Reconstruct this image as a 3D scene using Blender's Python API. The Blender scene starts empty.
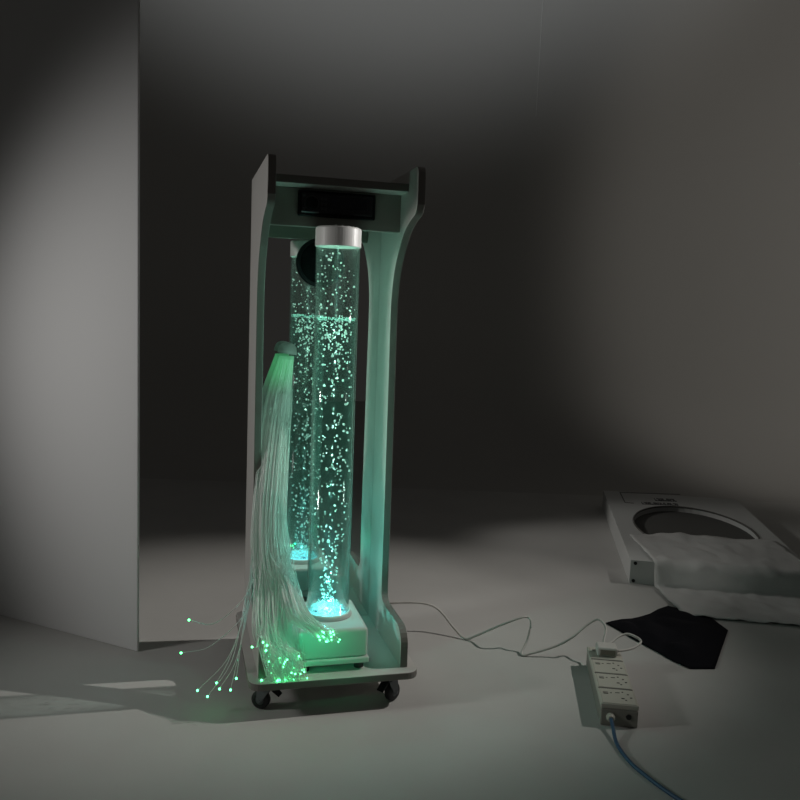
import bpy, bmesh, math, random
from mathutils import Vector, Matrix, noise
random.seed(7)
PI = math.pi
S = bpy.context.scene
COL = S.collection
S.view_settings.view_transform = 'Standard'
S.view_settings.look = 'None'
S.view_settings.gamma = 1
S.view_settings.exposure = 0
S.view_settings.use_curve_mapping = False
S.cycles.transparent_max_bounces = 64
S.cycles.max_bounces = 10
S.cycles.sample_clamp_indirect = 2.0

# ------------------------------------------------------------------ camera
CAM = Vector((0.296, -1.7777, 0.919))
PITCH, ROLL, FPX = -0.10767, 0.03795, 824.43
_r = Vector((1, 0, 0)); _f = Vector((0, math.cos(PITCH), math.sin(PITCH))); _u = _r.cross(_f)
RGT = _r * math.cos(ROLL) + _u * math.sin(ROLL)
UPV = -_r * math.sin(ROLL) + _u * math.cos(ROLL)
FWD = _f
cd = bpy.data.cameras.new('camera'); cam = bpy.data.objects.new('camera', cd); COL.objects.link(cam)
M = Matrix.Identity(4)
for i in range(3):
    M[i][0], M[i][1], M[i][2], M[i][3] = RGT[i], UPV[i], -FWD[i], CAM[i]
cam.matrix_world = M
cd.sensor_width = 36; cd.lens = FPX / 800 * 36; cd.clip_start = 0.05
S.camera = cam

def ray(x, y): return FWD + RGT * ((x - 400) / FPX) - UPV * ((y - 400) / FPX)
def fl(x, y, h=0.0):
    """world point seen at photo position x, y and height h above the floor"""
    d = ray(x, y); return CAM + d * ((h - CAM.z) / d.z)
def at_depth(x, y, Y):
    d = ray(x, y); return CAM + d * ((Y - CAM.y) / d.y)
ANG = 0.264
TR = Matrix.Rotation(ANG, 4, 'Z')          # trolley frame -> world
TRI = TR.inverted()
def loc_y(x, y, Y):
    """point in the trolley's own frame on its depth plane Y"""
    c = TRI @ CAM; d = TRI.to_3x3() @ ray(x, y); return c + d * ((Y - c.y) / d.y)

# ------------------------------------------------------------------ materials
def mat(name, col, rough=0.5, metal=0.0, bump=0.0, bscale=200, var=0.0, vscale=8, emit=None, estr=0, spec=0.5):
    m = bpy.data.materials.new(name); m.use_nodes = True
    nt = m.node_tree; b = nt.nodes['Principled BSDF']
    b.inputs['Base Color'].default_value = (*col, 1); b.inputs['Roughness'].default_value = rough
    b.inputs['Metallic'].default_value = metal; b.inputs['Specular IOR Level'].default_value = spec
    tc = nt.nodes.new('ShaderNodeTexCoord')
    if var:
        n = nt.nodes.new('ShaderNodeTexNoise'); n.inputs['Scale'].default_value = vscale; n.inputs['Detail'].default_value = 5
        nt.links.new(tc.outputs['Object'], n.inputs['Vector'])
        r = nt.nodes.new('ShaderNodeValToRGB')
        r.color_ramp.elements[0].color = (*[c * (1 - var) for c in col], 1); r.color_ramp.elements[0].position = .3
        r.color_ramp.elements[1].color = (*[min(1, c * (1 + var)) for c in col], 1); r.color_ramp.elements[1].position = .7
        nt.links.new(n.outputs['Fac'], r.inputs['Fac']); nt.links.new(r.outputs['Color'], b.inputs['Base Color'])
    if bump:
        n = nt.nodes.new('ShaderNodeTexNoise'); n.inputs['Scale'].default_value = bscale; n.inputs['Detail'].default_value = 3
        nt.links.new(tc.outputs['Object'], n.inputs['Vector'])
        bp = nt.nodes.new('ShaderNodeBump'); bp.inputs['Strength'].default_value = bump; bp.inputs['Distance'].default_value = .002
        nt.links.new(n.outputs['Fac'], bp.inputs['Height']); nt.links.new(bp.outputs['Normal'], b.inputs['Normal'])
    if emit:
        b.inputs['Emission Color'].default_value = (*emit, 1); b.inputs['Emission Strength'].default_value = estr
    return m

def clear_mat(name, tint, haze, haze_col, ior=1.49, edge=0.0):
    """clear plastic / water: see-through, a fresnel sheen and a little scattering"""
    m = bpy.data.materials.new(name); m.use_nodes = True; nt = m.node_tree
    nt.nodes.remove(nt.nodes['Principled BSDF']); out = nt.nodes['Material Output']
    tr = nt.nodes.new('ShaderNodeBsdfTransparent'); tr.inputs['Color'].default_value = (*tint, 1)
    gl = nt.nodes.new('ShaderNodeBsdfGlossy'); gl.inputs['Roughness'].default_value = .06
    tl = nt.nodes.new('ShaderNodeBsdfTranslucent'); tl.inputs['Color'].default_value = (*haze_col, 1)
    df = nt.nodes.new('ShaderNodeBsdfDiffuse'); df.inputs['Color'].default_value = (*haze_col, 1)
    hz = nt.nodes.new('ShaderNodeMixShader'); hz.inputs['Fac'].default_value = .5
    nt.links.new(tl.outputs[0], hz.inputs[1]); nt.links.new(df.outputs[0], hz.inputs[2])
    mx = nt.nodes.new('ShaderNodeMixShader'); mx.inputs['Fac'].default_value = haze
    if edge:                                   # the wall is thicker to look through near the rim of the tube
        lw = nt.nodes.new('ShaderNodeLayerWeight'); lw.inputs['Blend'].default_value = .35
        ma = nt.nodes.new('ShaderNodeMath'); ma.operation = 'MULTIPLY_ADD'
        ma.inputs[1].default_value = edge; ma.inputs[2].default_value = haze
        pw = nt.nodes.new('ShaderNodeMath'); pw.operation = 'POWER'; pw.inputs[1].default_value = 2.0
        nt.links.new(lw.outputs['Facing'], pw.inputs[0]); nt.links.new(pw.outputs[0], ma.inputs[0]); nt.links.new(ma.outputs[0], mx.inputs['Fac'])
    nt.links.new(tr.outputs[0], mx.inputs[1]); nt.links.new(hz.outputs[0], mx.inputs[2])
    f0 = ((ior - 1) / (ior + 1)) ** 2          # the same sheen on both sides of the thin wall
    lf = nt.nodes.new('ShaderNodeLayerWeight'); lf.inputs['Blend'].default_value = .5
    p5 = nt.nodes.new('ShaderNodeMath'); p5.operation = 'POWER'; p5.inputs[1].default_value = 5
    fr = nt.nodes.new('ShaderNodeMath'); fr.operation = 'MULTIPLY_ADD'; fr.inputs[1].default_value = 1 - f0; fr.inputs[2].default_value = f0
    nt.links.new(lf.outputs['Facing'], p5.inputs[0]); nt.links.new(p5.outputs[0], fr.inputs[0])
    fin = nt.nodes.new('ShaderNodeMixShader')
    nt.links.new(fr.outputs[0], fin.inputs['Fac']); nt.links.new(mx.outputs[0], fin.inputs[1]); nt.links.new(gl.outputs[0], fin.inputs[2])
    nt.links.new(fin.outputs[0], out.inputs['Surface'])
    return m

def soft_mat(name, col, trans=.5, gloss=.1):
    m = bpy.data.materials.new(name); m.use_nodes = True; nt = m.node_tree
    nt.nodes.remove(nt.nodes['Principled BSDF']); out = nt.nodes['Material Output']
    tl = nt.nodes.new('ShaderNodeBsdfTranslucent'); tl.inputs['Color'].default_value = (*col, 1)
    df = nt.nodes.new('ShaderNodeBsdfDiffuse'); df.inputs['Color'].default_value = (*col, 1)
    gl = nt.nodes.new('ShaderNodeBsdfGlossy'); gl.inputs['Roughness'].default_value = .25
    a = nt.nodes.new('ShaderNodeMixShader'); a.inputs['Fac'].default_value = trans
    b = nt.nodes.new('ShaderNodeMixShader'); b.inputs['Fac'].default_value = gloss
    nt.links.new(df.outputs[0], a.inputs[1]); nt.links.new(tl.outputs[0], a.inputs[2])
    nt.links.new(a.outputs[0], b.inputs[1]); nt.links.new(gl.outputs[0], b.inputs[2]); nt.links.new(b.outputs[0], out.inputs['Surface'])
    return m

WALL = mat('studio_paint', (.46, .453, .435), .9, bump=.15, bscale=90, spec=.1)
WALLJ = mat('wall_joint', (.62, .62, .60), .8)
FLOOR = mat('floor_paint', (.50, .496, .48), .75, bump=.12, bscale=60, var=.05, vscale=3, spec=.2)
WHITEB = mat('added_board_paint', (.7, .7, .7), .8, spec=.1)
LAM = mat('white_laminate', (.56, .55, .525), .45, bump=.04, bscale=300, var=.02, vscale=6)
EDGE = mat('edge_band', (.20, .185, .17), .5)
HEADM = mat('grey_laminate', (.28, .27, .245), .5, var=.03)
MIRROR = mat('mirror_glass', (.80, .80, .79), .015, 1.0)
BACKM = mat('hardboard_back', (.25, .2, .15), .8, var=.1)
BLACK = mat('black_plastic', (.010, .010, .012), .45, bump=.05, spec=.15)
GRILLE = mat('speaker_grille', (.006, .006, .007), .8, bump=.4, bscale=700, spec=.05)
RADIO = mat('radio_face', (.015, .015, .02), .3)
RADIOG = mat('radio_grey', (.06, .065, .07), .35)
SCREEN = mat('radio_screen', (.006, .007, .014), .12)
CAPM = mat('white_cap', (.78, .77, .75), .4)
PED = mat('white_plastic', (.62, .63, .61), .35, bump=.03)
RUBBER = mat('rubber', (.02, .02, .022), .6)
STEEL = mat('zinc', (.30, .33, .35), .35, .8)
GREYP = mat('grey_plastic', (.12, .13, .14), .5)
ACR = clear_mat('clear_acrylic', (.95, .965, .96), .0015, (.75, .95, .88), 1.49, .06)
WATER = clear_mat('water', (.91, .95, .94), .010, (.25, .9, .75), 1.08, .01)
FOAM = soft_mat('foam', (.7, .95, .9), .5, .1)
BUB = soft_mat('bubble', (.97, .99, .98), .6, .08)
FIBRE = soft_mat('fibre', (.94, .95, .93), .55, .10)
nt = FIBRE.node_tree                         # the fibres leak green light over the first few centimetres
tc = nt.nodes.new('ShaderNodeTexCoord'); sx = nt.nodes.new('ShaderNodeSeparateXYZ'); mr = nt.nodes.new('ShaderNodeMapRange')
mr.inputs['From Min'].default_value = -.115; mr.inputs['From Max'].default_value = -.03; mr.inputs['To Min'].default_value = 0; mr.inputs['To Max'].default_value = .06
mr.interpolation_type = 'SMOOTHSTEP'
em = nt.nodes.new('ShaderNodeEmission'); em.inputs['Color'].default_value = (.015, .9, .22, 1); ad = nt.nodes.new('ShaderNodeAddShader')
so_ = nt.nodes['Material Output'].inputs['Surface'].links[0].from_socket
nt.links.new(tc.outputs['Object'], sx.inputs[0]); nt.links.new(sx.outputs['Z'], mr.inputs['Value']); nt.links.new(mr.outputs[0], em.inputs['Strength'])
em2 = nt.nodes.new('ShaderNodeEmission'); em2.inputs['Color'].default_value = (.6, 1, .8, 1); em2.inputs['Strength'].default_value = .014   # and a trace along their length, added to lift the shaded strands
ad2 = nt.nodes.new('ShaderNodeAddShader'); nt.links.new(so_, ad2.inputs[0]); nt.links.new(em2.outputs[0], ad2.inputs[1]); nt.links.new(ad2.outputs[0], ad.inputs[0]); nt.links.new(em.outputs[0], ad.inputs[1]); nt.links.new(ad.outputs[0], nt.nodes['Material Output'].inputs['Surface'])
FHEAD = mat('fibre_head', (.34, .33, .32), .6)
LED = mat('led_plate', (.6, .9, .9), .4, emit=(.16, .72, .95), estr=1.5)
SCREW = mat('blue_screw', (.01, .12, .28), .4)
TIP = mat('lit_fibre_tip', (.8, 1, .9), .3, emit=(.09, 1, .30), estr=7)
STRIPW = mat('socket_plastic', (.50, .49, .43), .45, var=.04)
STRIPD = mat('socket_end', (.26, .255, .225), .5)
GRIPM = mat('plug_grip', (.20, .19, .15), .6)
HOLE = mat('socket_hole', (.01, .01, .01), .6)
GROOVE = mat('groove', (.10, .098, .09), .7)
CORDW = mat('white_cord', (.55, .54, .51), .5)
CORDB = mat('blue_cord', (.035, .09, .17), .5)
CASE = mat('case_white', (.52, .53, .52), .6, bump=.1, bscale=150)
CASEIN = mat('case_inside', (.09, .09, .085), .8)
INK = mat('print_ink', (.04, .04, .045), .7)
CLOTHB = mat('black_cloth', (.008, .008, .011), .95, bump=.4, bscale=400, spec=.1)
CLOTHW = mat('white_fabric', (.55, .55, .54), .9, bump=.5, bscale=500, var=.05)

# ------------------------------------------------------------------ mesh helpers
def link(name, bm, m, parent=None, smooth=False, bevel=0, mats=None, segs=2):
    me = bpy.data.meshes.new(name); bmesh.ops.recalc_face_normals(bm, faces=bm.faces)
    bm.to_mesh(me); bm.free()
    o = bpy.data.objects.new(name, me); COL.objects.link(o)
    for k in (mats or [m]): me.materials.append(k)
    if smooth:
        for p in me.polygons: p.use_smooth = True
    if bevel:
        b = o.modifiers.new('bevel', 'BEVEL'); b.width = bevel; b.segments = segs; b.limit_method = 'ANGLE'; b.angle_limit = 0.6
        b.harden_normals = False
    if parent is not None: o.parent = parent
    return o

def tag(o, label, cat, group=None, kind=None):
    o['label'] = label; o['category'] = cat
    if group: o['group'] = group
    if kind: o['kind'] = kind
    return o

def empty(name, label, cat, loc=(0, 0, 0), rz=0, group=None):
    o = bpy.data.objects.new(name, None); COL.objects.link(o); o.empty_display_size = .05
    o.location = loc; o.rotation_euler = (0, 0, rz)
    return tag(o, label, cat, group)

def struct(o): o['kind'] = 'structure'; return o

def box(bm, x0, x1, y0, y1, z0, z1, mi=0, mtx=None):
    vs = [bm.verts.new(((x0, x1)[i & 1], (y0, y1)[(i >> 1) & 1], (z0, z1)[(i >> 2) & 1])) for i in range(8)]
    fs = []
    for f in ((0, 2, 3, 1), (4, 5, 7, 6), (0, 1, 5, 4), (2, 6, 7, 3), (0, 4, 6, 2), (1, 3, 7, 5)):
        g = bm.faces.new([vs[i] for i in f]); g.material_index = mi; fs.append(g)
    if mtx is not None: bmesh.ops.transform(bm, matrix=mtx, verts=vs)
    return fs

def rbox(bm, x0, x1, y0, y1, z0, z1, r=.005, seg=3, mtx=None, mi=0):
    fs = box(bm, x0, x1, y0, y1, z0, z1, mi, mtx)
    es = list({e for f in fs for e in f.edges})
    bmesh.ops.bevel(bm, geom=es, offset=r, segments=seg, profile=.5, affect='EDGES', clamp_overlap=True)

def prism(bm, pts, axis, a, b, face_mi=0, edge_mi=0):
    """extrude a 2-D outline along an axis; flat faces and rim may differ"""
    def mk(p, t):
        return {'x': (t, p[0], p[1]), 'y': (p[0], t, p[1]), 'z': (p[0], p[1], t)}[axis]
    A = [bm.verts.new(mk(p, a)) for p in pts]; B = [bm.verts.new(mk(p, b)) for p in pts]
    f = bm.faces.new(A); f.material_index = face_mi
    f = bm.faces.new(list(reversed(B))); f.material_index = face_mi
    n = len(pts)
    for i in range(n):
        g = bm.faces.new((A[i], B[i], B[(i + 1) % n], A[(i + 1) % n])); g.material_index = edge_mi

def lathe(bm, prof, seg=32, mtx=None, mi=0, closed=False):
    rings = []; new = []
    for r, z in prof:
        if r < 1e-6:
            v = bm.verts.new((0, 0, z)); rings.append([v]); new.append(v)
        else:
            ring = [bm.verts.new((r * math.cos(2 * PI * k / seg), r * math.sin(2 * PI * k / seg), z)) for k in range(seg)]
            rings.append(ring); new += ring
    pairs = list(zip(rings, rings[1:])) + ([(rings[-1], rings[0])] if closed else [])
    for A, B in pairs:
        for k in range(seg):
            k2 = (k + 1) % seg
            if len(A) == 1 and len(B) == 1: continue
            if len(A) == 1: f = bm.faces.new((A[0], B[k], B[k2]))
            elif len(B) == 1: f = bm.faces.new((A[k], A[k2], B[0]))
            else: f = bm.faces.new((A[k], A[k2], B[k2], B[k]))
            f.material_index = mi
    if mtx is not None: bmesh.ops.transform(bm, matrix=mtx, verts=new)

def tube(bm, pts, r, seg=6, r_end=None):
    rings = []
    n = len(pts)
    up = Vector((0.12, 0.31, 1)).normalized()
    for i, p in enumerate(pts):
        d = (pts[min(i + 1, n - 1)] - pts[max(i - 1, 0)])
        d = d.normalized() if d.length > 1e-9 else Vector((0, 0, 1))
        a = d.cross(up)
        if a.length < .05: a = d.cross(Vector((1, .2, 0)))
        a.normalize(); b = d.cross(a)
        rr = r if r_end is None else r + (r_end - r) * i / (n - 1)
        rings.append([bm.verts.new(p + a * rr * math.cos(2 * PI * k / seg) + b * rr * math.sin(2 * PI * k / seg)) for k in range(seg)])
    for A, B in zip(rings, rings[1:]):
        for k in range(seg): bm.faces.new((A[k], A[(k + 1) % seg], B[(k + 1) % seg], B[k]))
    bm.faces.new(list(reversed(rings[0]))); bm.faces.new(rings[-1])

def spline(P, n):
    """Catmull-Rom through the points"""
    P = [Vector(p) for p in P]; out = []
    Q = [P[0] * 2 - P[1]] + P + [P[-1] * 2 - P[-2]]
    for i in range(len(P) - 1):
        p0, p1, p2, p3 = Q[i:i + 4]
        for k in range(n):
            t = k / n
            out.append(.5 * ((2 * p1) + (p2 - p0) * t + (2 * p0 - 5 * p1 + 4 * p2 - p3) * t * t + (3 * p1 - p0 - 3 * p2 + p3) * t ** 3))
    out.append(P[-1]); return out

def arc(cx, cy, r, a0, a1, n):
    return [(cx + r * math.cos(math.radians(a0 + (a1 - a0) * k / n)), cy + r * math.sin(math.radians(a0 + (a1 - a0) * k / n))) for k in range(n + 1)]

def ball(bm, c, r, sz=1.0, sub=1, rnd=False):
    d = bmesh.ops.create_icosphere(bm, subdivisions=sub, radius=r)
    m = Matrix.Translation(c) @ Matrix.Diagonal((1, 1, sz, 1))
    if rnd: m = m @ Matrix.Rotation(random.random() * 3, 4, 'Y') @ Matrix.Diagonal((1, 1, random.uniform(.75, 1.4), 1))
    bmesh.ops.transform(bm, matrix=m, verts=d['verts'])

# ------------------------------------------------------------------ the studio
WY = 3.0; CR = .55
bm = bmesh.new(); box(bm, -3.6, 8, -5.0, WY - CR, -.1, 0)
struct(link('floor', bm, FLOOR))
bm = bmesh.new()
prof = [(WY - CR, 0)] + arc(WY - CR, CR, CR, -90, 0, 14)[1:] + [(WY, 3.6), (WY + .12, 3.6), (WY + .12, -.1), (WY - CR, -.1)]
prism(bm, prof, 'x', -3.6, 8)
wb = struct(link('wall_back', bm, WALL, smooth=False))
for p in wb.data.polygons: p.use_smooth = True
wb.data.set_sharp_from_angle(angle=.5)
# the thin joint in the wall covering
sa, sb = at_depth(543, 0, WY), at_depth(537.5, 90, WY)
bm = bmesh.new(); tube(bm, [Vector((sa.x + (sa.x - sb.x) * 2, WY - .001, sa.z + (sa.z - sb.z) * 2)), Vector((sb.x + (sb.x - sa.x) * .3, WY - .001, sb.z + (sb.z - sa.z) * .3))], .0022, 6)
struct(link('trim_1', bm, WALLJ))
# added white board; its edge stands in for a lighter strip of wall
e = fl(139, 652)
et = at_depth(139.5, 0, e.y)
bm = bmesh.new(); box(bm, -1.9, 0, 0, .008, 0, 2.6)
wl = struct(link('added_board_left', bm, WHITEB, bevel=.003)); wl.location = (e.x - .004, e.y, 0); wl.rotation_euler = (0, (et.x - e.x) / et.z, math.radians(-25))

# ------------------------------------------------------------------ trolley
Z0 = .062
W = .3493; T = .018; D = .4114; TOP = 1.3028 - Z0; TZ = .1455 - Z0; TT = .017
trolley = empty('sensory_trolley', 'tall white wheeled trolley with curved side panels, mirror back and built-in car radio', 'trolley', (0, 0, 0), ANG)
# side panels: one S-shaped outline
front = arc(.008 + .018, TOP - .018, .018, 90, 180, 6)                     # round nose at the top
horn = [(.006, TOP - .05), (.006, TOP - .085)]
crv = spline([(.006, .010, TOP - .085), (.022, 0, TOP - .105), (.060, 0, TOP - .116), (.110, 0, TOP - .138), (.152, 0, TOP - .175), (.184, 0, TOP - .215), (.204, 0, TOP - .262), (.213, 0, TOP - .33), (.210, 0, TOP - .5)], 5)
crv = [(v.x, v.z) for v in crv]
foot = [(.205, .35), (.205, .21)] + arc(.205 - .03, .205, .03, 0, -90, 6)[1:] + [(.08, .175)] + arc(.042, .133, .042, 90, 180, 6) + [(0, TZ)]
outline = [(D, TZ), (D, TOP)] + front + horn + crv + foot
for x0, x1 in ((0, T), (W - T, W)):
    bm = bmesh.new(); prism(bm, outline, 'x', x0, x1, 0, 1)
    link('side_panel', bm, LAM, trolley, bevel=.0015, mats=[LAM, EDGE])
# base tray with rounded corners
def rrect(x0, x1, y0, y1, r, n=5):
    return arc(x1 - r, y1 - r, r, 0, 90, n) + arc(x0 + r, y1 - r, r, 90, 180, n) + arc(x0 + r, y0 + r, r, 180, 270, n) + arc(x1 - r, y0 + r, r, 270, 360, n)
bm = bmesh.new(); prism(bm, rrect(-.022, W + .022, -.030, D + .02, .028), 'z', TZ - TT, TZ, 0, 1)
link('base_tray', bm, LAM, trolley, bevel=.002, mats=[LAM, EDGE])
HB = 1.1675 - Z0; ST = 1.273 - Z0
bm = bmesh.new()
for f in box(bm, T, W - T, .0835, D - .02, ST - .018, ST): f.material_index = 0
bm.faces.ensure_lookup_table()
for f in bm.faces:
    if abs(f.normal.y) > .5 or f.calc_center_median().y < .09: f.material_index = 1
link('top_shelf', bm, LAM, trolley, bevel=.0012, mats=[LAM, EDGE])
bm = bmesh.new(); box(bm, T, W - T, .150, .168, HB, ST - .018)
link('header_panel', bm, HEADM, trolley, bevel=.001)
YM = .3363
bm = bmesh.new(); box(bm, T, W - T, YM + .004, YM + .016, TZ, ST - .018)
bp = link('back_panel', bm, BACKM, trolley)
bm = bmesh.new(); box(bm, T + .0005, W - T - .0005, YM, YM + .004, TZ + .002, ST - .019)
link('mirror', bm, MIRROR, trolley)
# screw caps seen on the inside of the right panel
# ---- car radio set into the header
RX0, RX1, RZ0, RZ1 = .084, .267, 1.1264 - .010, 1.1874 - .010
RZ0, RZ1 = 1.129, 1.188
radio = None
bm = bmesh.new(); rbox(bm, RX0, RX1, .1415, .151, RZ0, RZ1, .003)
radio = link('car_radio', bm, BLACK, trolley); radio['label'] = 'black car radio with round volume knob'
bm = bmesh.new(); rbox(bm, RX0 + .008, RX1 - .008, .1375, .1412, RZ0 + .008, RZ1 - .006, .002); link('faceplate', bm, RADIO, radio)
bm = bmesh.new(); rbox(bm, RX0 + .075, RX1 - .022, .1365, .1377, RZ0 + .020, RZ1 - .012, .0005); link('display', bm, SCREEN, radio)
bm = bmesh.new(); lathe(bm, [(0, .012), (.012, .012), (.014, .009), (.0145, 0), (0, 0)], 28, Matrix.Translation((RX0 + .031, .1377, (RZ0 + RZ1) / 2)) @ Matrix.Rotation(PI / 2, 4, 'X')); link('volume_knob', bm, BLACK, radio, smooth=True)
bm = bmesh.new(); lathe(bm, [(.0155, 0), (.0175, 0), (.0175, .002), (.0155, .002)], 28, Matrix.Translation((RX0 + .031, .1377, (RZ0 + RZ1) / 2)) @ Matrix.Rotation(PI / 2, 4, 'X'), closed=True); link('knob_ring', bm, RADIOG, radio)
for k, zz in enumerate((RZ0 + .013, RZ1 - .016)):
    bm = bmesh.new(); rbox(bm, RX0 + .010, RX0 + .016, .1362, .138, zz, zz + .006, .0008); link('button', bm, RADIOG, radio)
for k in range(2):
    for j in range(3):
        bm = bmesh.new(); rbox(bm, RX0 + .053 + k * .008, RX0 + .0585 + k * .008, .1362, .138, RZ0 + .015 + j * .011, RZ0 + .021 + j * .011, .0008); link('button', bm, RADIOG, radio)
for k in range(6):
    bm = bmesh.new(); rbox(bm, RX0 + .078 + k * .0135, RX0 + .089 + k * .0135, .1362, .138, RZ0 + .011, RZ0 + .0165, .0008); link('button', bm, RADIO, radio)
bm = bmesh.new(); rbox(bm, RX0 + .008, RX0 + .048, .1352, .139, RZ0 + .0075, RZ0 + .0105, .0008); link('release_bar', bm, STEEL, radio)
# ---- round speaker on the mirror
spm = Matrix.Translation((W / 2 - .003, YM, 1.034)) @ Matrix.Rotation(PI / 2, 4, 'X')
bm = bmesh.new(); lathe(bm, [(0, 0), (.063, 0), (.063, .005), (.060, .009), (.055, .010), (.053, .007), (0, .007)], 48, spm)
spk = link('speaker', bm, BLACK, trolley, smooth=False); spk['label'] = 'round black speaker'
bm = bmesh.new(); lathe(bm, [(.053, .0075), (.045, .011), (.025, .0135), (0, .0145)], 40, spm); link('speaker_grille', bm, GRILLE, spk, smooth=True)
# ---- castors
def castor(x, y, rz):
    h = TZ - TT
    mt = Matrix.Translation((x, y, 0)) @ Matrix.Rotation(rz, 4, 'Z')
    bm = bmesh.new(); rbox(bm, -.022, .022, -.019, .019, h - .003, h - .0002, .001, mtx=mt)
    lathe(bm, [(0, h - .011), (.013, h - .011), (.016, h - .003), (0, h - .003)], 20, mt)
    c = link('castor', bm, STEEL, trolley)
    bm = bmesh.new()                                   # the fork: two cheeks and a crown, raked back
    ck = [(-.014, h - .010), (.016, h - .010), (.018, h - .018), (.020, .020), (.012, .016), (.006, .022), (-.012, h - .018)]
    prism(bm, ck, 'x', -.0135, -.0115); prism(bm, ck, 'x', .0115, .0135)
    box(bm, -.0135, .0135, -.014, .016, h - .012, h - .010)
    bmesh.ops.transform(bm, matrix=mt, verts=bm.verts); link('fork', bm, GREYP, c, bevel=.0008)
    wm = mt @ Matrix.Translation((0, .013, .0215)) @ Matrix.Rotation(PI / 2, 4, 'Y')
    bm = bmesh.new(); lathe(bm, [(.0105, -.0095), (.018, -.0095), (.0213, -.006), (.0215, 0), (.0213, .006), (.018, .0095), (.0105, .0095)], 32, wm); w = link('wheel', bm, RUBBER, c, smooth=True)
    bm = bmesh.new(); lathe(bm, [(0, -.0085), (.0105, -.0085), (.0105, .0085), (0, .0085)], 24, wm); lathe(bm, [(0, -.0145), (.004, -.0145), (.004, .0145), (0, .0145)], 12, wm); link('hub', bm, GREYP, w)
    bm = bmesh.new(); pr = [(-.012, h - .013), (-.018, h - .020), (-.034, h - .030), (-.036, h - .027), (-.022, h - .014), (-.012, h - .008)]
    prism(bm, pr, 'x', -.009, .009); bmesh.ops.transform(bm, matrix=mt, verts=bm.verts); link('brake_lever', bm, BLACK, c, bevel=.001)
castor(.022, .022, math.radians(60)); castor(W - .042, .004, math.radians(-52))
castor(.03, D - .05, math.radians(200)); castor(W - .03, D - .05, math.radians(160))

# ------------------------------------------------------------------ bubble tube
TX, TY = .1754, .1141; TRD = .0511
PZ = .2451 - Z0
BT = TR @ Vector((TX, TY, TZ))
tubeo = empty('bubble_tube', 'clear acrylic water column full of rising bubbles on white plastic base inside the trolley', 'bubble tube', BT, ANG)
def bl(bm):                                              # trolley frame -> this thing's frame
    bmesh.ops.transform(bm, matrix=Matrix.Translation((-TX, -TY, -TZ)), verts=bm.verts); return bm
PX0, PX1, PY0, PY1 = .0905, .2545, .0073, .2081
bm = bmesh.new(); rbox(bm, PX0, PX1, PY0, PY1, TZ + .030, PZ, .009, 4)
ped = link('base_housing', bl(bm), PED, tubeo, smooth=True)
bm = bmesh.new(); rbox(bm, PX0 - .003, PX1 + .003, PY0 - .003, PY1 + .003, TZ + .016, TZ + .031, .004, 3)
link('base_rim', bl(bm), PED, ped, smooth=True)
for fx in (PX0 + .018, PX1 - .018):
    for fy in (PY0 + .018, PY1 - .018):
        bm = bmesh.new(); lathe(bm, [(0, TZ + .0003), (.011, TZ + .0003), (.013, TZ + .0165), (0, TZ + .0165)], 20, Matrix.Translation((fx, fy, 0))); link('foot', bl(bm), RUBBER, ped)
AX = Matrix.Translation((TX, TY, 0))
LZ = PZ + .012
bm = bmesh.new(); lathe(bm, [(.0512, PZ - .001), (.0585, PZ - .001), (.0585, PZ + .003), (.056, PZ + .010), (.0535, PZ + .0115), (.0512, PZ + .0115)], 56, AX, closed=True); link('collar', bl(bm), PED, tubeo, smooth=True)
CAPZ0, CAPZ1 = 1.1217 - Z0, 1.1217 - Z0 + .0445
bm = bmesh.new(); lathe(bm, [(TRD, PZ - .0005), (TRD, CAPZ0 + .01), (TRD - .0035, CAPZ0 + .01), (TRD - .0035, PZ - .0005)], 64, AX, closed=True); link('tube', bl(bm), ACR, tubeo, smooth=False)
for p in tubeo.children[-1].data.polygons: p.use_smooth = abs(p.normal.z) < .5
bm = bmesh.new(); lathe(bm, [(TRD + .0004, CAPZ0), (TRD + .002, CAPZ0 + .0006), (TRD + .002, CAPZ1 - .003), (TRD - .001, CAPZ1), (0, CAPZ1 + .0008), (0, CAPZ1 - .006), (TRD + .0004, CAPZ1 - .006)], 56, AX, closed=False); link('cap', bl(bm), CAPM, tubeo, bevel=.0008)
for p in tubeo.children[-1].data.polygons: p.use_smooth = abs(p.normal.z) < .3
for k in range(7):  # small studs added to give glints along the lid's top edge
    a = -1.9 + k * .35
    bm = bmesh.new(); lathe(bm, [(0, CAPZ1), (.0022, CAPZ1), (.0018, CAPZ1 + .0022), (0, CAPZ1 + .0028)], 10, Matrix.Translation((TX + .043 * math.cos(a), TY + .043 * math.sin(a), 0)))
    link('cap_glint_stud', bl(bm), CAPM, tubeo.children[-1] if False else [c for c in tubeo.children if c.name.startswith('cap')][0], smooth=True)
bm = bmesh.new(); lathe(bm, [(0, LZ - .004), (.0455, LZ - .004), (.0465, LZ), (0, LZ)], 48, AX); led = link('light_plate', bl(bm), LED, tubeo); led['label'] = 'glowing cyan light plate'
for a in (-150, -30, -95 + 180):
    bm = bmesh.new(); lathe(bm, [(0, LZ), (.0042, LZ), (.0036, LZ + .003), (0, LZ + .003)], 14, AX @ Matrix.Translation((.036 * math.cos(math.radians(a)), .036 * math.sin(math.radians(a)), 0))); link('screw', bl(bm), SCREW, led)
WL = .895
bm = bmesh.new(); lathe(bm, [(0, LZ + .001), (TRD - .0042, LZ + .001), (TRD - .0042, WL), (0, WL)], 56, AX); wt = link('water', bl(bm), WATER, tubeo)
for p in wt.data.polygons: p.use_smooth = abs(p.normal.z) < .5
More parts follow.
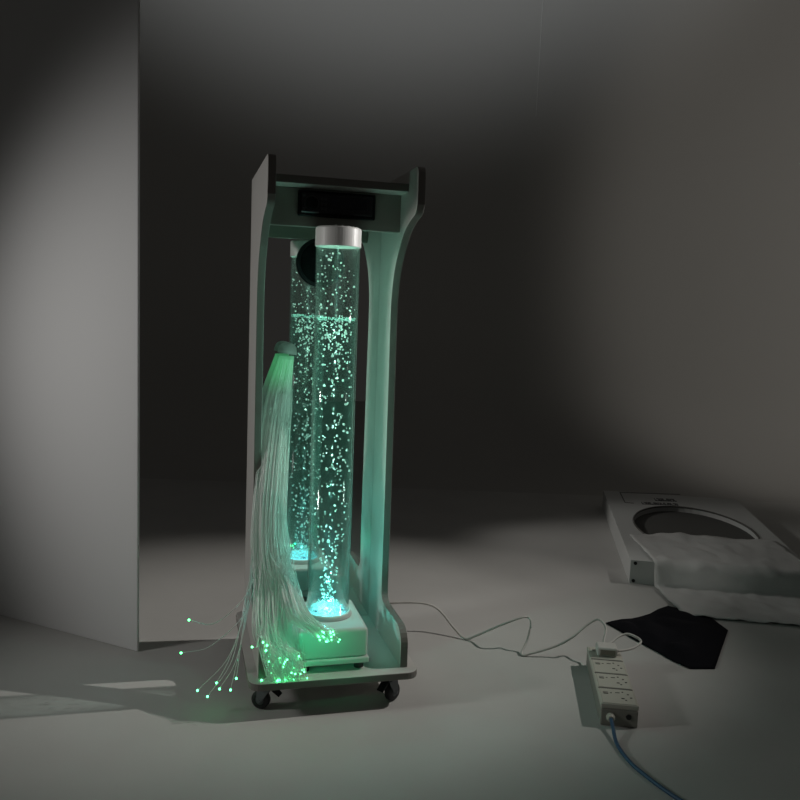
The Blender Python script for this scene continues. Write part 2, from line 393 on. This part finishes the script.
# froth ring at the surface
bm = bmesh.new()
for k in range(150):
    a = random.random() * 2 * PI; rr = (TRD - .006) * (1 - .35 * random.random() ** 2)
    ball(bm, (TX + rr * math.cos(a), TY + rr * math.sin(a), WL + random.uniform(-.004, .003)), random.uniform(.0011, .0022), .8, 1)
fo = link('froth', bl(bm), FOAM, tubeo, smooth=True); fo['kind'] = 'stuff'; fo['label'] = 'white froth line at the water surface'
# bubbles: a narrow plume low down, spread out further up, some drops clinging above the water
def bubble_at(k):
    t = random.random()
    if k % 14 < 2:
        z = random.uniform(WL, CAPZ0 - .008); rmax = .046
        rr = random.uniform(.022, rmax)
    elif k % 12 < 3:
        z = WL - .002 - abs(random.gauss(0, .06)); rr = random.uniform(.008, .045)
    else:
        z = LZ + .012 + (WL - LZ - .02) * t ** 1.25
        rmax = .016 + .030 * min(1, ((z - LZ) / .22) ** 1.1); rr = max(.006, rmax * math.sqrt(random.random()))
    a = random.random() * 2 * PI
    return Vector((TX + rr * math.cos(a), TY + rr * math.sin(a), z))
bub_data = []
for k in range(540):
    p = bubble_at(k); r = random.choice((.0014, .0017, .002, .002, .0023, .0027))
    if p.z > WL: r *= .85
    bub_data.append((r, p))
bub_data.sort(key=lambda q: -q[0] - (.0005 if q[1].y < TY else 0))
for r, p in bub_data[:100]:
    bm = bmesh.new(); ball(bm, p, r, random.uniform(.9, 1.35), 2, True); link('bubble', bl(bm), BUB, tubeo, smooth=True)
bm = bmesh.new()
for r, p in bub_data[100:]: ball(bm, p, r, random.uniform(.9, 1.3), 1, True)
o = link('small_bubbles', bl(bm), BUB, tubeo, smooth=True); o['kind'] = 'stuff'
bm = bmesh.new()                                       # the boil over the light plate
for k in range(230):
    a = random.random() * 2 * PI; rr = .043 * math.sqrt(random.random()); h = .045 * max(0, 1 - rr / .040) * random.random() + .002
    ball(bm, (TX + rr * math.cos(a), TY + rr * math.sin(a), LZ + h), random.uniform(.0010, .0022), 1, 1)
o = link('boiling_froth', bl(bm), BUB, tubeo, smooth=True); o['kind'] = 'stuff'

# ------------------------------------------------------------------ fibre-optic tails
hd = loc_y(287.2, 352, .295)
FO = TR @ Vector((hd.x, hd.y, hd.z))
fib = empty('fibre_optic_tail', 'bundle of white fibre-optic strands with green glowing tips hanging beside the bubble tube', 'fibre-optic lamp', FO, ANG)
def fb(bm):
    bmesh.ops.transform(bm, matrix=Matrix.Translation(-hd), verts=bm.verts); return bm
HM = Matrix.Translation(hd) @ Matrix.Rotation(math.radians(7), 4, 'Y')
bm = bmesh.new(); lathe(bm, [(0, .024), (.008, .0235), (.016, .020), (.0215, .013), (.024, .003), (.024, -.004), (.021, -.004), (.020, .004), (0, .006)], 32, HM)
fh = link('head', fb(bm), FHEAD, fib, smooth=True); fh['label'] = 'grey domed head cap'
bm = bmesh.new(); rbox(bm, hd.x - .012, hd.x + .012, hd.y + .018, YM - .0008, hd.z - .002, hd.z + .018, .002); link('bracket', fb(bm), GREYP, fh)
# centre line of the bundle in the trolley frame: photo x, y, depth, half width (m)
SP = [(286.5, 356, .290, .018), (281.5, 380, .283, .026), (278, 405, .268, .033), (274, 440, .238, .035), (270.5, 480, .203, .036), (268.0, 520, .168, .036), (269.5, 550, .138, .040)]
CL = [(loc_y(x, y, Y), w) for x, y, Y, w in SP]
def tail_pt(x, y, Y): return loc_y(x, y, Y)
def disc():
    a = random.random() * 2 * PI; r = math.sqrt(random.random()); return r * math.cos(a), r * math.sin(a)
def push(p):
    """keep a strand clear of the left panel, the base and the tray"""
    r = .0016
    if p.y > .203 - .0 and p.x < T + r and p.z > .17: p.x = T + r
    if p.z < TZ + r and p.y > -.03 and p.x > -.02: p.z = TZ + r
    if p.x < T + r and p.x > -r and p.y > -.001 and p.z < .177 and p.z > TZ:      # the foot of the panel
        if p.z > .13 and p.y < .2: p.z = .178
        else: p.x = T + r
    if PX0 - .004 < p.x < PX1 + .004 and PY0 - .004 < p.y < PY1 and p.z < PZ + r:
        if p.z > PZ - .02: p.z = PZ + r
        elif p.y < PY0 + .02: p.y = PY0 - .005
        else: p.x = PX0 - .005
    return p
def strand(end_pts, stray=0, n=5, lock=None):
    ox, oy = disc() if lock is None else lock
    pts = []
    st = random.gauss(0, .12)
    for i, (c, w) in enumerate(CL):
        g = w * (1 + stray)
        dx = ox * g + st * .01 * i; dy = oy * min(g, .028) * (1 if i else .9)
        pts.append(Vector((c.x + dx, c.y + dy, c.z)))
    pts += [Vector(p) for p in end_pts]
    return [push(p) for p in spline(pts, n)]
tips = []
bm = bmesh.new()
for k in range(460):                                     # main fall, ending on the front left of the tray
    ox, oy = disc()
    ex = 262 + abs(random.gauss(0, 1)) * 0 + random.triangular(0, 46, 30)
    ey = 672 + random.uniform(-14, 15)
    if ex > 288: ey = 655 + random.uniform(-2, 30)
    Ye = random.uniform(-.03, -.005)
    e2 = loc_y(ex, ey, Ye); e2.z = max(e2.z, TZ + .0035)
    m1 = loc_y(268 + ox * 20 + 5 + (ex - 280) * .15, 592, .085 + oy * .018)
    m2 = loc_y(273 + ox * 17 + (ex - 280) * .45, 634, .022 + oy * .014)
    p = strand([m1, m2, e2], lock=(ox, oy))
    tube(bm, p, .0008, 4); 
    if k % 11 == 0: tips.append(p[-1])
for k in range(80):                                      # swept to the right over the base
    ox, oy = disc()
    ex = random.triangular(314, 341, 330); ey = 634 + random.uniform(-3, 9)
    m1 = loc_y(288 + ox * 12, 585 + oy * 6, .085 + oy * .015)
    m2 = loc_y(300 + ox * 9, 616 - ox * 7, .02 + oy * .012)
    e2 = loc_y(ex, ey, -.008 + random.uniform(-.006, .001))
    p = strand([m1, m2, e2], lock=(.35 + ox * .6, oy))
    tube(bm, p, .0008, 4)
    if k % 4 == 0: tips.append(p[-1])
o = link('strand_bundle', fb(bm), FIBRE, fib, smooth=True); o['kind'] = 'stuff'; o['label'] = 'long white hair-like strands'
# the separate strands that escape over the left side of the trolley
strays = [((189, 620), (215, 623), .12, 609), ((181, 653), (212, 645), .10, 622), ((197.5, 690.5), (229, 656), .06, 615), ((207.5, 696.5), (232, 660), .05, 612),
          ((216.5, 683), (231, 655), .07, 616), ((219.5, 689), (236, 660), .05, 618), ((230.5, 690), (239, 652), .05, 620), ((236.3, 678.5), (241, 645), .06, 614)]
for (tx, ty), (mx, my), Yd, sy in strays:
    a = loc_y(247 + random.uniform(-2, 2), sy - 14, .13); b = loc_y(mx, my, Yd); c = loc_y(tx, ty, Yd - .03)
    q = CL[:]
    p = strand([a, b, c], lock=(-.8, random.uniform(-.4, .4)), n=7)
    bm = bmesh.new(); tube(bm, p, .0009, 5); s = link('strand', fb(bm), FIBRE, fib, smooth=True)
    bm = bmesh.new(); ball(bm, p[-1], .0027, 1, 2); link('tip', fb(bm), TIP, s, smooth=True)
for (tx, ty), (mx, my) in (((252, 647), (258, 643)), ((261.5, 684), (271, 664)), ((263, 642.5), (261, 634)), ((267, 645.5), (266, 636)), ((266, 650.5), (266, 640))):
    c = loc_y(tx, ty, -.012); b = loc_y(mx, my, .0); a = loc_y(262, 600, .08)
    p = strand([a, b, c], lock=(-.5, -.3), n=6)
    bm = bmesh.new(); tube(bm, p, .0009, 5); s = link('strand', fb(bm), FIBRE, fib, smooth=True)
    bm = bmesh.new(); ball(bm, p[-1], .0024, 1, 2); link('tip', fb(bm), TIP, s, smooth=True)
for p in tips:
    bm = bmesh.new(); ball(bm, p, random.uniform(.0017, .0024), 1, 1); o = link('glowing_tip', fb(bm), TIP, fib, smooth=True)

# ------------------------------------------------------------------ white mains cable with plug
FLc, FRc, BLc = fl(600, 725), fl(637, 728.5), fl(586, 665)
ax = (FRc - FLc); sw = ax.length; ax.normalize()
ay = Vector((-ax.y, ax.x, 0)); sl = (BLc - FLc).dot(ay)
ay_sh = (BLc - FLc)
SA = math.atan2(-(BLc - FLc).x, (BLc - FLc).y)
sl = (BLc - FLc).length
SH = .052
strip = empty('power_strip', 'cream four-socket extension lead block with blue cord lying on the floor', 'extension lead', FLc, SA)
SWD = .083
def TS(x, y, z): return Matrix.Translation(FLc) @ Matrix.Rotation(SA, 4, 'Z') @ Vector((x, y, z))
bm = bmesh.new(); rbox(bm, 0, SWD, 0, sl, 0, SH - .012, .003); body = link('body', bm, STRIPD, strip, smooth=False)
bm = bmesh.new(); rbox(bm, -.001, SWD + .001, .002, sl + .001, SH - .0125, SH, .003); body2 = link('cover', bm, STRIPW, strip, smooth=False)
gl = sl / 4
for g in range(4):
    bm = bmesh.new(); rbox(bm, .004, SWD - .004, g * gl + .004, (g + 1) * gl - .004, SH - .001, SH + .0012, .001)
    so = link('socket', bm, STRIPW, strip)
    yc = (g + .5) * gl
    if g < 3:
        bm = bmesh.new(); rbox(bm, .002, SWD - .002, (g + 1) * gl - .0028, (g + 1) * gl + .0028, SH - .0005, SH + .0005, .0002); link('divider', bm, GROOVE, strip)
    bm = bmesh.new()
    for (hx, hy, a, b) in ((.052, -.010, .007, .004), (.066, .012, .0045, .004), (.071, -.004, .005, .0045), (.058, -.018, .004, .004), (.043, .018, .010, .003), (.028, .015, .004, .003), (.055, .0225, .004, .004)):
        box(bm, hx - a / 2, hx + a / 2, yc + hy - b / 2, yc + hy + b / 2, SH + .0011, SH + .0016)
    link('pin_hole', bm, HOLE, so)
    bm = bmesh.new(); rbox(bm, .010, .021, yc + .008, yc + .018, SH + .0010, SH + .0030, .0008); link('switch', bm, STRIPD, so)
gm = Matrix.Translation((.022, 0, .022)) @ Matrix.Rotation(PI / 2, 4, 'X')
bm = bmesh.new(); lathe(bm, [(0, -.002), (.010, -.002), (.010, .006), (.007, .012), (.0055, .012), (0, .012)], 24, gm); link('cord_gland', bm, STRIPW, strip, smooth=False)
bm = bmesh.new(); lathe(bm, [(0, -.001), (.0065, -.001), (.006, .0025), (0, .003)], 20, Matrix.Translation((.062, 0, .025)) @ Matrix.Rotation(PI / 2, 4, 'X')); link('neon', bm, HOLE, strip)
inv = (Matrix.Translation(FLc) @ Matrix.Rotation(SA, 4, 'Z')).inverted()
g0 = TS(.022, -.012, .022)
blue = [g0, TS(.023, -.035, .017), fl(617, 744, .006), fl(630, 762, .005), fl(645, 775, .0045), fl(662, 788, .0045), fl(690, 806, .0045), fl(730, 826, .0045), fl(790, 850, .0045), fl(880, 880, .0045)]
bm = bmesh.new(); tube(bm, [inv @ v for v in spline(blue, 8)], .0042, 10); c = link('cord', bm, CORDB, strip, smooth=True); c['label'] = 'blue mains cord'

plug_c = TS(.040, 3.45 * gl, SH + .0015)
cable = empty('mains_cable', 'white mains cable with plug curling across the floor behind the trolley', 'cable', plug_c, SA)
ci = (Matrix.Translation(plug_c) @ Matrix.Rotation(SA, 4, 'Z')).inverted()
bm = bmesh.new(); rbox(bm, -.022, .030, -.020, .022, 0, .024, .005, 3); pl = link('plug', bm, CORDW, cable, smooth=False)
bm = bmesh.new(); rbox(bm, -.014, .024, -.0215, -.0195, .004, .019, .001); link('grip', bm, GRIPM, pl)
pe = Matrix.Translation(plug_c) @ Matrix.Rotation(SA, 4, 'Z') @ Vector((.031, -.004, .012))
cp = [fl(374, 612, .02), fl(384, 604.5, .075), fl(405, 602.5, .085), fl(427, 604, .08), fl(440, 611, .06), fl(453, 627, .025), fl(465, 638.5, .004), fl(478, 635, .02), fl(500, 625.5, .062),
      fl(520, 618, .085), fl(527.5, 617.3, .085), fl(531, 623, .075), fl(527, 641, .03), fl(521.5, 654.5, .004), fl(533, 653, .010), fl(556, 646, .03), fl(572, 637.5, .055), fl(587, 625, .085), fl(597, 619.5, .10), fl(603.5, 623, .10),
      fl(606, 631, .085), fl(603.8, 641, .068), fl(606, 645.5, .060), fl(611, 642.5, .062), fl(618, 637, .070), fl(627, 634, .075), fl(636, 637, .072), fl(641, 641.5, .066), fl(636, 646.5, .062), fl(628, 649.6, .064), pe]
bm = bmesh.new(); tube(bm, [ci @ v for v in spline(cp, 7)], .0032, 8); link('cord', bm, CORDW, cable, smooth=True)

# ------------------------------------------------------------------ white case lying at the right
c0, c1 = fl(629.2, 583), fl(602.2, 507)
CA = math.atan2(-(c1 - c0).x, (c1 - c0).y); CLN = min((c1 - c0).length, 1.2)
case = empty('display_case', 'large flat white case with an oval opening lying on the floor near the wall', 'case', c0, CA)
CH = .083; CW = .62
# top with an oval hole: ring of quads from outer outline to the oval
def case_inv(x, y):
    p = fl(x, y, CH); return (Matrix.Translation(c0) @ Matrix.Rotation(CA, 4, 'Z')).inverted() @ p
hl = case_inv(634.5, 524); ht = case_inv(665, 508)
hcx = CW / 2; hrx = hcx - hl.x; hcy = hl.y; hry = abs(ht.y - hl.y) * 1.12
N = 48
bm = bmesh.new()
def rect_pt(a):
    dx, dy = math.cos(a), math.sin(a)
    ks = []
    if abs(dx) > 1e-6: ks.append(((CW if dx > 0 else 0) - hcx) / dx)
    if abs(dy) > 1e-6: ks.append(((CLN if dy > 0 else 0) - hcy) / dy)
    k = min(q for q in ks if q > 0); return hcx + dx * k, hcy + dy * k
angs = sorted([2 * PI * k / N for k in range(N)] + [math.atan2(y - hcy, x - hcx) % (2 * PI) for x in (0, CW) for y in (0, CLN)])
O1 = [bm.verts.new((*rect_pt(a), CH)) for a in angs]; O0 = [bm.verts.new((v.co.x, v.co.y, 0)) for v in O1]
I1 = [bm.verts.new((hcx + hrx * math.cos(a), hcy + hry * math.sin(a), CH)) for a in angs]; I0 = [bm.verts.new((v.co.x, v.co.y, CH - .022)) for v in I1]
n = len(angs)
for i in range(n):
    j = (i + 1) % n
    bm.faces.new((O1[i], O1[j], I1[j], I1[i])); bm.faces.new((O0[i], O0[j], O1[j], O1[i])); bm.faces.new((I1[i], I1[j], I0[j], I0[i]))
bm.faces.new(list(reversed(O0)))
link('shell', bm, CASE, case)
bm = bmesh.new(); vs = [bm.verts.new((hcx + (hrx + .002) * math.cos(a), hcy + (hry + .002) * math.sin(a), CH - .022)) for a in angs]
vs2 = [bm.verts.new((v.co.x, v.co.y, CH - .03)) for v in vs]; bm.faces.new(vs); bm.faces.new(list(reversed(vs2)))
for i in range(n): bm.faces.new((vs[i], vs2[i], vs2[(i + 1) % n], vs[(i + 1) % n]))
link('recess_floor', bm, CASEIN, case)
bm = bmesh.new()
loop = [(hcx + hrx * math.cos(a), hcy + hry * math.sin(a)) for a in angs]
lathe_pts = [Vector((x, y, CH + .0005)) for x, y in loop + [loop[0]]]
tube(bm, lathe_pts, .004, 6); link('opening_rim', bm, GROOVE, case)
for px, py in ((635.4, 563), (633.2, 582)):
    # two dark holes on the near end face
    q = (Matrix.Translation(c0) @ Matrix.Rotation(CA, 4, 'Z')).inverted()
    cc = q @ CAM; d = q.to_3x3() @ ray(px, py); s = -cc.y / d.y; p = cc + d * s
    bm = bmesh.new(); lathe(bm, [(0, -.002), (.0062, -.002), (.0062, .002), (0, .002)], 18, Matrix.Translation((max(.012, p.x), 0, min(max(p.z, .010), CH - .010))) @ Matrix.Rotation(PI / 2, 4, 'X')); link('screw_hole', bm, HOLE, case)
bm = bmesh.new()
fa, fbp, fc, fd = case_inv(620, 492.5), case_inv(680, 494.5), case_inv(625, 502.5), case_inv(634, 503.3)
def line(bm, a, b, w=.004):
    d = (b - a); L = d.length; an = math.atan2(d.y, d.x)
    box(bm, 0, L, -w / 2, w / 2, 0, .0012, 0, Matrix.Translation((a.x, a.y, CH - .0002)) @ Matrix.Rotation(an, 4, 'Z'))
line(bm, fa, fbp, .012); line(bm, fa, fc, .005); line(bm, fc, fd, .010)
link('printed_frame', bm, GROOVE, case)
bm = bmesh.new()                                        # two lines of small dark lettering, too small to read
for (xa, ya, xb, yb, nchar, hgt) in ((654.5, 499.6, 676, 500.4, 9, .055), (641.5, 503.2, 678, 504.6, 15, .045)):
    for k in range(nchar):
        t = (k + .5) / nchar
        p = case_inv(xa + (xb - xa) * t, ya + (yb - ya) * t); w = .0048
        mt = Matrix.Translation((p.x, p.y, CH - .0002))
        if k % 3 != 1: box(bm, -w, -w * .3, -hgt / 2, hgt / 2, 0, .0011, 0, mt)
        box(bm, -w, w, -hgt * .5, -hgt * .3 if k % 2 else -hgt * .2, 0, .0011, 0, mt)
        if k % 4: box(bm, w * .3, w, -hgt / 2, hgt * .5, 0, .0011, 0, mt)
        if k % 2: box(bm, -w, w, hgt * .25, hgt * .5, 0, .0011, 0, mt)
link('lettering', bm, INK, case)

# ------------------------------------------------------------------ white fabric over the near end of the case
qi = (Matrix.Translation(c0) @ Matrix.Rotation(CA, 4, 'Z')).inverted()
def q_top(x, y, h): return qi @ fl(x, y, h)
bm = bmesh.new()
NU, NV = 36, 34
lt = q_top(631.5, 546.5, CH); lfl = q_top(668, 607, 0.004)
grid = []
for i in range(NU + 1):
    row = []
    u = i / NU
    for j in range(NV + 1):
        v = j / NV
        # left border runs from the top of the case, over its near edge, down on the floor
        back = .33 + .05 * math.sin(u * 5 + .4) * u + .11 * u
        s = back - v * (back + CH + .30)               # signed run: >0 on top, then down the face, then out
        x = lt.x + .008 + (1 - (s / back if s > 0 else 0)) * .045 + u * .55 + .06 * max(0, -s)
        wr = .010 * noise.noise(Vector((x * 9, s * 7, 1.3))) + .006 * noise.noise(Vector((x * 24, s * 18, 4.3)))
        if s > 0: p = Vector((x, s, CH + .006 + abs(wr)))
        elif s > -CH:
            p = Vector((x + wr, -.012 + s * .18 - abs(wr), CH + .004 + s))
        else:
            o_ = -s - CH; p = Vector((x + .1 * o_, -.030 - o_ * .9, .007 + abs(wr) * 1.3))
        row.append(bm.verts.new(p))
    grid.append(row)
for i in range(NU):
    for j in range(NV): bm.faces.new((grid[i][j], grid[i + 1][j], grid[i + 1][j + 1], grid[i][j + 1]))
cl = link('white_cloth', bm, CLOTHW, None, smooth=True)
cl.location = c0; cl.rotation_euler = (0, 0, CA)
so = cl.modifiers.new('solid', 'SOLIDIFY'); so.thickness = .002; so.offset = 1
tag(cl, 'white fabric draped over the near end of the flat white case', 'cloth')

# ------------------------------------------------------------------ black cloth on the floor
bp_ = [(606, 622.5), (613, 620.5), (622, 618.8), (632, 618.2), (640, 616.5), (650, 613.5), (658, 609), (668, 605.5), (690, 611), (712, 618), (728, 630), (715, 668), (690, 668), (672, 660), (662, 654), (650, 647.5), (640, 642), (630, 636.5), (618, 629)]
wpts = [fl(x, y, .004) for x, y in bp_]
ctr = sum(wpts, Vector()) / len(wpts)
bm = bmesh.new()
rings = []
R = 9
for k in range(R):
    s = 1 - k / R
    rings.append([bm.verts.new(ctr + (p - ctr) * s + Vector((0, 0, .014 * min(1, k / 4)))) for p in wpts])
cv = bm.verts.new(ctr + Vector((0, 0, .014)))
m_ = len(wpts)
for A, B in zip(rings, rings[1:]):
    for i in range(m_): bm.faces.new((A[i], A[(i + 1) % m_], B[(i + 1) % m_], B[i]))
for i in range(m_): bm.faces.new((rings[-1][i], rings[-1][(i + 1) % m_], cv))
bmesh.ops.subdivide_edges(bm, edges=bm.edges[:], cuts=1, use_grid_fill=True)
for v in bm.verts:
    k = max(0, v.co.z - .004)
    v.co.z = .0015 + k * (.35 + 1.9 * abs(noise.noise(Vector((v.co.x * 10, v.co.y * 6, 0)))))
bk = link('black_cloth', bm, CLOTHB, None, smooth=True)
for v in bk.data.vertices: v.co -= Vector((ctr.x, ctr.y, 0))
bk.location = (ctr.x, ctr.y, 0)
so = bk.modifiers.new('solid', 'SOLIDIFY'); so.thickness = .002; so.offset = 1
tag(bk, 'crumpled black cloth on the floor behind the extension block', 'cloth')

# ------------------------------------------------------------------ light
w = bpy.data.worlds.new('studio_dark'); S.world = w; w.use_nodes = True
w.node_tree.nodes['Background'].inputs['Color'].default_value = (1, .96, .90, 1)
w.node_tree.nodes['Background'].inputs['Strength'].default_value = .022

def aim(o, target):
    o.rotation_euler = (Vector(target) - o.location).to_track_quat('-Z', 'Y').to_euler()
def spot(name, loc, target, power, cone, blend, size, col):
    l = bpy.data.lights.new(name, 'SPOT'); l.energy = power; l.spot_size = math.radians(cone); l.spot_blend = blend
    l.shadow_soft_size = size; l.color = col
    o = bpy.data.objects.new(name, l); COL.objects.link(o); o.location = loc; aim(o, target); return o
def point(name, loc, power, col, size=0.0):
    l = bpy.data.lights.new(name, 'POINT'); l.energy = power; l.color = col; l.shadow_soft_size = size
    o = bpy.data.objects.new(name, l); COL.objects.link(o); o.location = loc; return o
# key: from the right, a little behind, about 46 degrees up
az = math.radians(10); el = math.radians(46); dk = 9.0
tgt = Vector((.10, .54, 0))
kd = Vector((math.cos(az) * math.cos(el), math.sin(az) * math.cos(el), math.sin(el)))
spot('key_lamp', tgt + kd * dk, tgt, 1200, 13.6, 1, .04, (1, .96, .9))
# fill from the left
spot('fill_lamp', (-1.6, -.40, 1.05), (-.05, .15, .65), 30, 80, 1, .12, (1, .98, .95))
# accent from the right that catches the lid of the tube
ct = TR @ Vector((TX + .02, TY - .03, CAPZ0 + .02))
a2 = math.radians(9); e2_ = math.radians(8)
spot('accent_lamp', ct + 4 * Vector((math.cos(a2) * math.cos(e2_), math.sin(a2) * math.cos(e2_), math.sin(e2_))), ct, 520, 2.4, .4, .01, (1, .98, .95))
# added lamps without a known source, brightening the wall's edges and the case
spot('added_wash_right', (4.2, -.5, 1.5), (4.15, WY, 1.45), 86, 84, .26, .2, (1, .95, .88))  # added wash: brightens the right so the wall's middle stays dark
spot('added_wash_top', (.2, 1.0, 5.0), (.2, WY, 4.85), 125, 112, .3, .1, (.94, .98, 1))  # added wash along the top of the wall, above the dark middle
spot('case_front_fill', (.75, -.9, 1.1), (1.36, 1.06, .06), 14, 10, 1, .08, (1, .97, .92))  # added to brighten the near end face of the case
spot('case_side_fill', (-.7, 1.7, 1.2), (1.5, 1.35, .05), 34, 34, .8, .08, (1, .97, .92))  # added to brighten the left side of the case
# unseen points up the axis, standing in for light the water carries up
zs = [LZ + .025 + k * .058 for k in range(15)]
for k, z in enumerate(zs):
    t = k / 14
    c = (.14 + .30 * min(1, t * 2.2), .95, .84 - .10 * min(1, t * 2.2))
    point('tube_glow', TR @ Vector((TX, TY, z)), .38 if k == 0 else (.30 if k == 1 else .16 - .045 * t), c)
# unseen spots ahead of the tray, adding the tips' green light on base and strands
for gx, gy, gz, pw in ((.062, -.11, .095, .30), (.19, -.13, .075, .17)):
    p = TR @ Vector((gx, gy, TZ + gz))
    spot('tip_glow_fill', p, TR @ Vector((gx + .015, .1, TZ + gz)), pw, 120, 1, .0, (.02, 1, .42))
